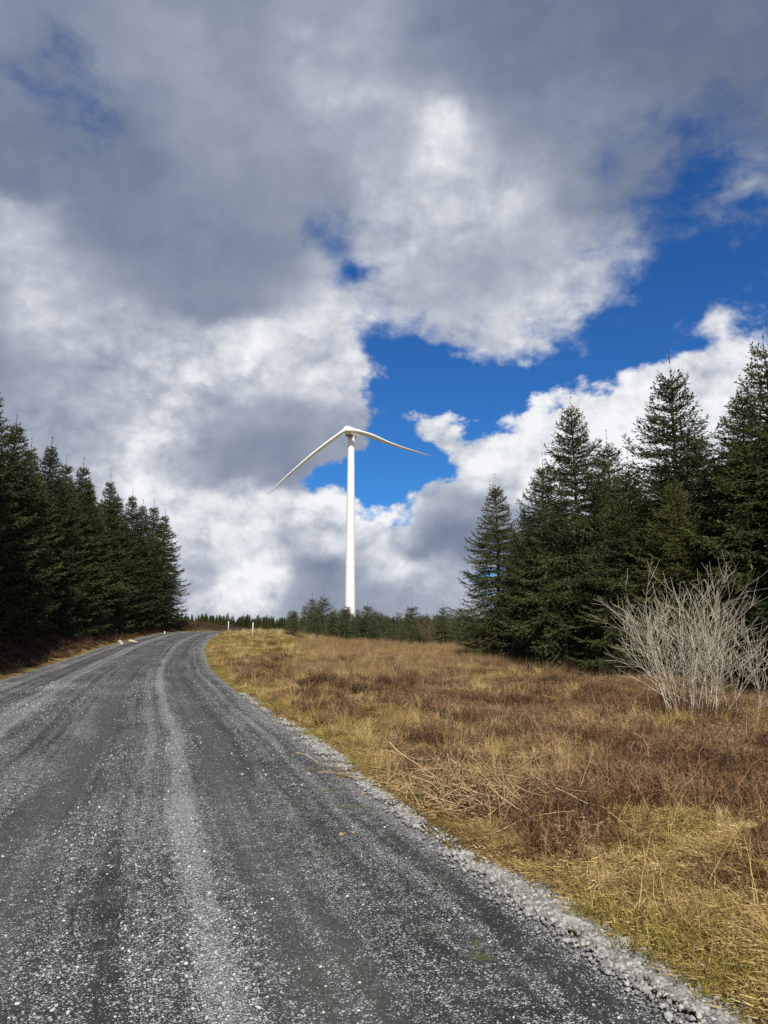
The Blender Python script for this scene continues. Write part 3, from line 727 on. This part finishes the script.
# nacelle: a rounded box behind the hub, the shade below it painted as an added grey slab
def sq_ring(c, ax, w, h, k=24, n=3.2):
    a = np.linspace(0, 2 * np.pi, k, endpoint=False); cs, sn = np.cos(a), np.sin(a)
    x = np.sign(cs) * np.abs(cs) ** (2 / n) * w; z = np.sign(sn) * np.abs(sn) ** (2 / n) * h
    s = np.cross(ax, [0, 0, 1.]); s /= np.linalg.norm(s); up = np.cross(s, ax)
    return c + x[:, None] * s + z[:, None] * up
ax = np.array([.22, .97, .06]); ax /= np.linalg.norm(ax)
nc = MB(); nc.rings([sq_ring(rel(HUB) + ax * d, ax, w, h) for d, w, h in ((1.2, 1.35, 1.4), (1.8, 1.75, 1.85), (3.5, 1.95, 2.0), (8.5, 1.95, 2.0), (10.5, 1.75, 1.8), (11.2, 1.2, 1.3))])
nac = obj('nacelle', nc.mesh('nacelle', [M['white']]), wt)
un = MB(); un.rings([sq_ring(rel(HUB) + ax * d + np.array([.3, 0, -1.75]), ax, w, .42) for d, w in ((1.6, 1.2), (2.2, 1.5), (7.5, 1.5), (8.0, 1.2))]); obj('nacelle_underside_shade', un.mesh('nacelle_underside_shade', [M['grey']]), wt)
hb = MB(); hb.rings([sq_ring(rel(HUB) + ax * d, ax, r, r, 24, 2) for d, r in ((-2.0, .25), (-1.7, .85), (-1.0, 1.45), (0, 1.75), (1.0, 1.7), (1.5, 1.4))]); obj('hub', hb.mesh('rotor_hub', [M['white']]), wt)
def blade(pts, wts, depth, twist):
    pts = np.asarray(pts, float); u = np.linspace(0, 1, len(pts)); uu = np.linspace(0, 1, 40)
    C = np.stack([np.interp(uu, u, pts[:, q]) for q in (0, 1)], -1)
    for _ in range(3): C[1:-1] = (C[:-2] + 2 * C[1:-1] + C[2:]) / 4
    W = np.interp(uu, u, wts); P = np.stack([HUB[0] + C[:, 0], HUB[1] - 1.2 + depth * uu ** 1.3, HUB[2] + C[:, 1]], -1)
    T = np.gradient(P, axis=0); T /= np.linalg.norm(T, axis=1, keepdims=True)
    rg = []; k = 20; a = np.linspace(0, 2 * np.pi, k, endpoint=False)
    for p, tg, w, q in zip(P, T, W, uu):
        n1 = np.cross(tg, [0, 1., 0]); n1 /= np.linalg.norm(n1); n1 = n1 * np.sign(n1[2]); n2 = np.array([0, -1., 0])
        tw_ = R(twist) * (1 - .1 * q); ch = n1 * math.cos(tw_) + n2 * math.sin(tw_); tk = np.cross(ch, tg)
        th = np.interp(q, [0, .05, .2, 1], [1.0, .85, .32, .2])
        prof = np.cos(a) * .5, np.sin(a) * .5 * th * (1 + .45 * np.cos(a))
        rg.append(p + w * (prof[0][:, None] * ch + prof[1][:, None] * tk))
    mb = MB(); mb.rings(np.array(rg) - np.array([TX, TY, tz])); return mb.mesh('turbine_blade', [M['white']])
sx, sz = .4176, .432
Lb = np.array([(0, 0), (-2.8, -2.0), (-16.9, -13.2), (-31, -24.4), (-45, -37), (-59, -50), (-66, -58), (-74.6, -67)]) * (sx, sz)
Rb_ = np.array([(0, 0), (9, -1.6), (25, -6.0), (39, -11.5), (53, -16), (67.5, -19.6), (76, -21.6), (85.5, -23.2)]) * (sx, sz)
obj('blade', blade(Lb, [2.1, 2.1, 2.5, 2.2, 1.8, 1.3, .9, .2], -7, 68), wt)
obj('blade', blade(Rb_, [2.4, 2.6, 2.9, 2.2, 1.6, 1.1, .75, .2], 6, 68), wt)

# ------------------------------------------------------------------ marker posts
def post(x, y, h, label, r=.05):
    z = gz(x, y); o = empty('marker_post', (x, y, z - .05)); ph = np.linspace(0, 2 * np.pi, 12, endpoint=False)
    mb = MB(); mb.rings([np.stack([q * np.cos(ph), q * np.sin(ph), np.full(12, zz)], -1) for zz, q in ((0, r), (h - .03, r), (h, r * .8))]); obj('pole', mb.mesh('post_pole', [M['post']], smooth=False), o)
    return tag(o, label, 'post', 'white marker posts beside the track')
post(-10.15, 58, 1.3, 'nearer and taller white marker post in the grass right of the track', .042)
post(-14.75, 71, 1.1, 'farther white marker post near the crest right of the track', .042)
post(-19.3, 66, .42, 'short white marker post at the left edge of the track by the wood', .05)

# ------------------------------------------------------------------ stones, logs and cut stems
def rock(x, y, r, label, mat='rock', seed=0, zoff=0, kind='rock', road=False):
    import bmesh
    g = np.random.default_rng(seed + 900); bm = bmesh.new(); bmesh.ops.create_icosphere(bm, subdivisions=3, radius=1)
    pl = g.normal(size=(9, 3)); pl /= np.linalg.norm(pl, axis=1)[:, None]; lim = g.uniform(.55, .9, 9)
    for v in bm.verts:
        c = np.array(v.co)
        for a, l in zip(pl, lim):
            dd = c.dot(a)
            if dd > l: c = c - a * (dd - l)
        v.co = Vector(c * (1.15, .95, .7) * r + g.normal(0, .012 * r, 3))
    me = bpy.data.meshes.new('rock'); bm.to_mesh(me); bm.free(); me.materials.append(M[mat])
    z = float(road_z(np.array(x), np.array(y))) if road else gz(x, y)
    o = obj(kind, me, None, (x, y, z + r * .28 + zoff)); o.rotation_euler = (0, 0, g.uniform(0, 6))
    return tag(o, label, 'rock')
rock(.60, 5.55, .042, 'pale rounded rock on the verge below the pile of dead stems', seed=1)
rock(1.33, 5.35, .05, 'grey half sunk rock in the brown grass, alone', seed=2, zoff=-.015)
rock(1.02, 4.33, .055, 'grey green rock at the grass edge beside a pale grass tuft', seed=3)
rock(1.50, 3.80, .032, 'small pale rock on the verge lowest in the picture', seed=6)
rock(-.33, 6.05, .020, 'orange brown stone lying on the mossy side of the track', 'orock', 4, road=True)
rock(-.24, 6.10, .016, 'small pale tan stone beside the orange brown stone', 'orock', 5, road=True)

def log(kind, p, q, r, label, mat, cat):
    p = np.array(p, float); q = np.array(q, float); c = (p + q) / 2; g = np.random.default_rng(int(abs(p[0] * 100)))
    mb = MB(); u = np.linspace(0, 1, 9)[:, None]; P = p + (q - p) * u - c + np.sin(u * 5) * .02
    mb.tube(P, r * np.linspace(1, .8, 9), 10, True, .08, g); o = obj(kind, mb.mesh(kind, [M[mat]]), None, c); return tag(o, label, cat)
zb = lambda x, y, dz: (x, y, gz(x, y) + dz)
log('log', zb(-17.8, 50.5, .22), zb(-17.1, 49.2, .16), .13, 'short pale cut log on the left bank beside the bleached grass', 'wood', 'log')
log('log', zb(-17.6, 51.8, .25), zb(-17.0, 51.9, .16), .10, 'thin pale cut log lying behind the short one on the left bank', 'wood', 'log')
log('branch', zb(-12.6, 22.3, .1), zb(-13.4, 23.6, .75), .05, 'pale broken branch leaning on the dark left bank at the edge of the photo', 'palebark', 'branch')
# bleached tussock on the left bank
def stems_pile(seed, n, L, rx, ry, hz, r, up=.25):
    g = np.random.default_rng(seed); mb = MB(); bl = []
    for q in range(n):
        c = np.array([g.normal(0, rx), g.normal(0, ry), abs(g.normal(0, hz)) + .01]); a = g.normal(.35, .9); el = g.normal(.05, up)
        d = np.array([math.cos(a) * math.cos(el), math.sin(a) * math.cos(el), math.sin(el)]); ln = g.uniform(*L); P = [c - d * ln / 2]
        for k in range(6):
            d = d + g.normal(0, .16, 3); d /= np.linalg.norm(d); P.append(P[-1] + d * ln / 6)
        P = np.array(P); P[:, 2] = np.maximum(P[:, 2], .008); m0 = mb.n
        mb.tube(P, np.linspace(r * g.uniform(.5, 1.2), r * .35, 7), 4); bl += [g.random()] * (mb.n - m0)
    return mb.mesh('stems_pile', [M['stem']], attrs=dict(blade=np.array(bl)))
def pile(x, y, rz, me, label):
    o = obj('brushwood_pile', me, None, (x, y, gz(x, y))); o.rotation_euler = (0, 0, rz); return tag(o, label, 'brushwood', None)
pile(.95, 6.75, -.75, stems_pile(61, 460, (.2, .80), .42, .22, .15, .0062, .50), 'tangled pile of dead pale stems raked up along the right verge')
pile(.12, 7.8, -1.0, stems_pile(62, 60, (.3, .9), .55, .10, .025, .006, .12), 'thin line of dead stems lying along the verge beyond the tangled pile')
pile(3.9, 7.3, -.3, stems_pile(63, 120, (.15, .5), .35, .16, .05, .005, .30), 'dark dead heather heap at the right edge of the photo')
pt = blades(71, 260, (.35, .85), .012, (.35, .3), (.3, 1.0), .8, M['grass'], name='tussock')
o = obj('grass_tussock', pt, None, (-18.4, 51.6, gz(-18.4, 51.6))); tag(o, 'bleached pale grass tussock on the left bank under the spruces', 'tussock')

# ------------------------------------------------------------------ sky, sun, camera
# brightness (0-255) and share of open blue (percent) of the cloud deck, from high up (first row) down to the skyline
CLOUD_LIGHT = """
135 138 145 148 150 150 158 165 165 130 120 115 118 112 112 108 108
130 125 140 150 155 150 165 175 172 145 128 122 128 122 115 110 112
122 122 128 145 155 152 165 185 182 165 130 125 145 128 118 112 115
118 118 122 135 150 152 158 165 165 205 165 150 140 125 118 135 140
118 122 125 130 140 148 152 152 195 205 200 190 150 128 130 160 150
190 150 130 132 138 142 145 160 180 200 185 175 195 185 160 160 160
165 185 165 150 140 145 165 195 185 178 185 200 205 190 190 200 200
150 190 205 195 195 215 205 215 200 190 180 195 170 190 210 228 225
160 170 180 200 215 205 195 200 190 200 210 225 228 232 235 225 225
170 175 180 195 190 180 165 170 175 200 210 228 238 238 235 225 222
175 180 190 215 175 160 170 185 190 180 195 215 220 220 220 220 220
178 185 195 210 205 190 190 228 225 165 148 150 165 185 195 200 205
180 185 190 175 185 222 178 162 172 178 190 200 205 205 205 205 205
185 190 195 200 205 195 165 162 168 178 200 205 205 205 205 205 205"""
CLOUD_GAPS = """
15 15 10 5 5 5 5 5 5 5 5 5 5 5 10 15 20
15 45 15 5 5 0 5 0 0 0 5 5 5 5 10 15 20
15 30 35 10 0 0 0 0 0 0 0 0 10 10 15 25 30
15 15 38 10 0 0 0 0 0 0 0 0 5 15 35 50 45
10 15 15 5 0 0 5 20 0 0 0 0 10 25 75 65 60
0 0 0 0 0 0 5 50 5 0 0 5 10 20 70 90 95
0 0 0 0 0 0 0 10 10 10 5 15 20 45 90 100 100
0 0 0 0 0 0 0 5 50 60 35 40 65 95 85 20 70
0 0 0 0 0 0 0 10 70 95 85 85 55 50 10 0 5
0 0 0 0 0 0 0 10 75 45 50 10 0 0 0 0 0
0 0 0 0 0 10 40 75 90 75 20 0 0 0 0 0 0
0 0 0 5 0 0 0 20 25 10 0 0 0 0 0 0 0
0 0 0 10 0 0 0 0 0 0 55 40 10 10 10 10 10
0 0 0 5 0 0 0 0 0 0 30 20 10 10 10 10 10"""
def table(txt): return np.array([[float(v) for v in r.split()] for r in txt.strip().split("\n")])
LT, GT = table(CLOUD_LIGHT), table(CLOUD_GAPS)
# single puffs, dark bellies and holes: place, half sizes, change of brightness, change of open blue
PUFFS = [(35, 245, 32, 24, 48, 0), (150, 455, 38, 40, 28, 0), (240, 570, 48, 30, 26, 0), (225, 520, 40, 14, 18, 0), (295, 512, 60, 16, 26, 0), (385, 520, 34, 14, 34, 0),
         (408, 572, 22, 11, 48, 0), (545, 170, 30, 24, 28, 0), (445, 135, 26, 34, 24, 0), (300, 70, 26, 24, 24, 0), (260, 585, 14, 30, 20, 0), (205, 350, 60, 26, 16, 0),
         (185, 558, 26, 20, -34, 0), (330, 575, 62, 36, -26, 0), (300, 462, 66, 26, -22, 0), (445, 538, 56, 16, -30, 0), (35, 352, 46, 18, -30, 0), (222, 440, 18, 50, -18, 0),
         (500, 260, 60, 30, -14, 0), (250, 240, 90, 50, -10, 0), (390, 60, 60, 30, -8, 0), (470, 590, 70, 24, -16, 0),
         (372, 274, 20, 22, 0, 95), (335, 484, 36, 9, 0, 30), (392, 482, 30, 26, 0, 40), (465, 588, 11, 20, 0, 60), (166, 566, 9, 6, 0, 40), (62, 32, 22, 10, 0, 30),
         (85, 110, 24, 55, 0, 14), (690, 190, 34, 40, 0, 45), (750, 265, 50, 36, 0, 35), (690, 270, 60, 40, 0, 25), (470, 400, 50, 24, 0, 25), (748, 185, 18, 30, 20, -35),
         (432, 440, 26, 14, 30, -40), (560, 345, 40, 24, 0, 15), (250, 400, 100, 44, -14, 0), (310, 560, 70, 34, -16, 0), (185, 400, 60, 60, -8, 0), (425, 435, 26, 12, 20, -10), (470, 385, 60, 26, 0, 22), (600, 430, 90, 30, 12, 0), (240, 575, 50, 24, 14, 0), (400, 485, 24, 18, 0, 20), (530, 330, 30, 26, 10, -14), (505, 372, 36, 12, 14, -26), (660, 150, 60, 26, 0, 22), (400, 360, 40, 16, 0, 20), (345, 515, 30, 10, 26, 0),
         (250, 520, 34, 10, 22, 0), (60, 300, 60, 22, 14, 0), (520, 245, 26, 14, 16, 0), (400, 250, 34, 16, 20, 0), (215, 590, 24, 14, 18, 0), (130, 60, 60, 40, 10, 0), (200, 200, 70, 60, 8, 0)]
def samp(T, x, y):
    x = np.clip(x, 0, 16 - 1e-6); y = np.clip(y, 0, 13 - 1e-6); i = int(y); j = int(x); a = y - i; b = x - j
    a = a * a * (3 - 2 * a); b = b * b * (3 - 2 * b)
    return (T[i, j] * (1 - b) + T[i, j + 1] * b) * (1 - a) + (T[i + 1, j] * (1 - b) + T[i + 1, j + 1] * b) * a
def sky_cell(e_deg, a_deg):
    e, a, th = R(e_deg), R(a_deg), R(8.9)
    d = np.array([math.sin(a) * math.cos(e), math.cos(a) * math.cos(e), math.sin(e)])
    f = d[1] * math.cos(th) + d[2] * math.sin(th); u = -d[1] * math.sin(th) + d[2] * math.cos(th)
    return (8 + 740 / 48 * d[0] / f, 512 / 48 - 740 / 48 * u / f)

w = bpy.data.worlds.new('World'); scene.world = w; w.use_nodes = True
w.cycles.sampling_method = 'MANUAL'; w.cycles.sample_map_resolution = 256; w.node_tree.nodes.clear(); t = NT(w.node_tree)
SUN_EL, SUN_AZ = R(44), R(180 - 5)         # azimuth clockwise from +Y (the way the camera looks)
tc = t.n('ShaderNodeTexCoord').outputs['Generated']
sp = t.n('ShaderNodeSeparateXYZ', _0=tc); dx, dy, dz = sp.outputs
sky = t.n('ShaderNodeTexSky', dict(sky_type='NISHITA', sun_disc=False, sun_elevation=SUN_EL, sun_rotation=SUN_AZ, altitude=200, air_density=1.0, dust_density=.3, ozone_density=2.5))
clear = t.vm('SCALE', sky.outputs[0], scale=.075)
clear = t.mix(1.0, clear, (.26, .74, 1.34), 'MULTIPLY')
# clouds: cover and brightness over azimuth and elevation, stirred by turbulent noise
el = t.m('MULTIPLY', t.m('ARCSINE', dz), 180 / math.pi); az = t.m('MULTIPLY', t.m('ARCTAN2', dx, dy), 180 / math.pi)
flat = t.vm('MULTIPLY', tc, (1, 1, 1.25))
wa = t.noise(flat, 5.0, 2, .5, color=True); wb = t.noise(t.vm('ADD', flat, (3, 1, 7)), 11, 4, .55, color=True)
wv = t.vm('ADD', t.vm('SCALE', t.vm('SUBTRACT', wa, (.5, .5, .5)), scale=6.0), t.vm('SCALE', t.vm('SUBTRACT', wb, (.5, .5, .5)), scale=5.0))
ws = t.n('ShaderNodeSeparateXYZ', _0=wv)
az2 = t.m('ADD', az, ws.outputs[0]); el2 = t.m('ADD', el, ws.outputs[1])
tx = t.m('MULTIPLY_ADD', az2, 1 / 64, .5); EL_STEP = 2.25; ty = t.m('MULTIPLY', el2, 1 / EL_STEP); ty = t.m('MINIMUM', t.m('MAXIMUM', ty, 0), 20)
acc = None
for k in range(21):
    cells = [sky_cell(k * EL_STEP, -32 + j * 64 / 31) for j in range(32)]
    pf_ = [np.array([(dl_, dg_) for *_, dl_, dg_ in PUFFS]).T @ np.array([math.exp(-((q[0] * 48 - a_) / rx_) ** 2 - ((q[1] * 48 - b_) / ry_) ** 2) for a_, b_, rx_, ry_, *_ in PUFFS]) for q in cells]
    tone = lambda v: (v - .62) * .85 + .615 if v < .62 else (v - .62) * 1.2 + .615
    Lr = [float(np.clip(tone((samp(LT, *q) + e_[0]) / 255), .2, 1)) for q, e_ in zip(cells, pf_)]; Gr = [float(np.clip((samp(GT, *q) + e_[1]) / 100, 0, 1)) for q, e_ in zip(cells, pf_)]
    c = t.ramp(tx, [(j / 31, (Lr[j], Gr[j], 0)) for j in range(32)])
    hat = t.m('SUBTRACT', 1, t.m('ABSOLUTE', t.m('SUBTRACT', ty, k)), clamp=True)
    hat = t.m('MULTIPLY', t.m('MULTIPLY', hat, hat), t.m('SUBTRACT', 3, t.m('MULTIPLY', hat, 2)))
    v = t.vm('SCALE', c, scale=hat); acc = v if acc is None else t.vm('ADD', acc, v)
cs = t.n('ShaderNodeSeparateXYZ', _0=acc); lum, gap = cs.outputs[0], cs.outputs[1]
# billows and wisps
SUN_DIR = off = Vector((math.sin(SUN_AZ) * math.cos(SUN_EL), math.cos(SUN_AZ) * math.cos(SUN_EL), math.sin(SUN_EL)))
def puffs(vec):
    nd = t.n('ShaderNodeTexVoronoi', dict(feature='F1')); t.set(nd.inputs['Vector'], vec)
    nd.inputs['Scale'].default_value = 13; nd.inputs['Detail'].default_value = 3.0; nd.inputs['Roughness'].default_value = .55
    nd.inputs['Lacunarity'].default_value = 2.3; nd.normalize = True
    return t.m('SUBTRACT', .34, nd.outputs['Distance'])
jit = t.vm('SCALE', t.vm('SUBTRACT', t.noise(flat, 24, 4, .6, color=True), (.5, .5, .5)), scale=.035)
pv = t.vm('ADD', flat, jit); up_off = (-.010, 0, .018)
pf = puffs(pv); pr = t.m('SUBTRACT', pf, puffs(t.vm('ADD', pv, up_off)))
b1 = t.noise(flat, 6.5, 7, .56)
b2 = t.noise(t.vm('ADD', flat, (5, 2, 1)), 26, 8, .64)
b3 = t.noise(t.vm('MULTIPLY', t.vm('ADD', flat, (1, 9, 4)), (1, 1, 1.3)), 12, 8, .6, .25)
r1 = t.m('SUBTRACT', b1, t.noise(t.vm('ADD', flat, up_off), 6.5, 7, .56))
low = t.m('SUBTRACT', 1, t.step(17, 26, el))          # heaped clouds low down, a veil high up
bright = t.step(.56, .84, lum)
dens = t.m('SUBTRACT', .5, gap)
dens = t.m('ADD', dens, t.m('ADD', t.m('MULTIPLY', t.m('SUBTRACT', b3, .5), t.m('MULTIPLY_ADD', low, -.65, 1.35)), t.m('ADD', t.m('MULTIPLY', t.m('SUBTRACT', b2, .5), .60), t.m('MULTIPLY', pf, t.m('MULTIPLY', low, .8)))))
soft = t.step(t.m('MULTIPLY_ADD', low, .31, -.42), t.m('MULTIPLY_ADD', low, -.24, .36), dens)
val = t.m('ADD', lum, t.m('MULTIPLY', t.m('SUBTRACT', b1, .5), t.m('MULTIPLY_ADD', bright, .20, .15)))
val = t.m('ADD', val, t.m('MULTIPLY', r1, t.m('MULTIPLY_ADD', bright, .40, .10)))
val = t.m('ADD', val, t.m('MULTIPLY', pf, t.m('MULTIPLY', t.m('MULTIPLY_ADD', low, .24, .05), bright)))
val = t.m('ADD', val, t.m('MULTIPLY', pr, t.m('MULTIPLY', t.m('MULTIPLY_ADD', low, .42, .08), t.m('MULTIPLY_ADD', bright, .9, .1))))
val = t.m('ADD', val, t.m('MULTIPLY', t.m('SUBTRACT', b2, .5), t.m('MULTIPLY_ADD', bright, .13, .03)))
st = t.noise(t.vm('ADD', flat, t.vm('SCALE', t.vm('SUBTRACT', wa, (.5, .5, .5)), scale=.25)), 14, 7, .62, .9)   # torn streaks in the lit veil
val = t.m('ADD', val, t.m('MULTIPLY', t.m('SUBTRACT', st, .5), t.m('MULTIPLY_ADD', bright, .20, .04)))
def lin(*c): return tuple((v / 255 / 12.92 if v / 255 <= .04045 else ((v / 255 + .055) / 1.055) ** 2.4) for v in c)
cc = t.ramp(val, [(0.30, lin(80, 92, 116)), (.43, lin(101, 112, 137)), (.51, lin(121, 132, 154)), (.59, lin(142, 152, 170)), (.67, lin(163, 172, 187)), (.75, lin(184, 191, 203)), (.83, lin(206, 211, 219)), (.91, lin(227, 230, 235)), (1, lin(245, 246, 249))])
col = t.mix(soft, clear, cc)
bg = t.n('ShaderNodeBackground'); t.set(bg.inputs[0], col); bg.inputs[1].default_value = .86
t.L.new(bg.outputs[0], t.n('ShaderNodeOutputWorld').inputs[0])

sl_ = bpy.data.lights.new('sun', 'SUN'); sl_.energy = 5.0; sl_.angle = R(.55); sl_.color = (1, .95, .87)
so = bpy.data.objects.new('sun', sl_); COL.objects.link(so); so.rotation_euler = (-off).to_track_quat('-Z', 'Y').to_euler(); so.location = off * 50

cd = bpy.data.cameras.new('camera'); cam = bpy.data.objects.new('camera', cd); COL.objects.link(cam)
cam.location = (0, 0, 1.6); cam.rotation_euler = (R(90 + 8.9), 0, 0)
cd.sensor_fit = 'VERTICAL'; cd.sensor_height = 36; cd.lens = 740 / 1024 * 36; cd.clip_end = 6000; cd.clip_start = .05
scene.camera = cam
scene.view_settings.view_transform = 'Standard'; scene.view_settings.look = 'None'; scene.view_settings.gamma = 1; scene.view_settings.exposure = .22
scene.view_settings.use_curve_mapping = False
scene.cycles.max_bounces = 5; scene.cycles.diffuse_bounces = 3; scene.cycles.glossy_bounces = 2; scene.cycles.transmission_bounces = 2; scene.cycles.transparent_max_bounces = 4
scene.cycles.use_denoising = False
scene.render.resolution_x = 768; scene.render.resolution_y = 1024
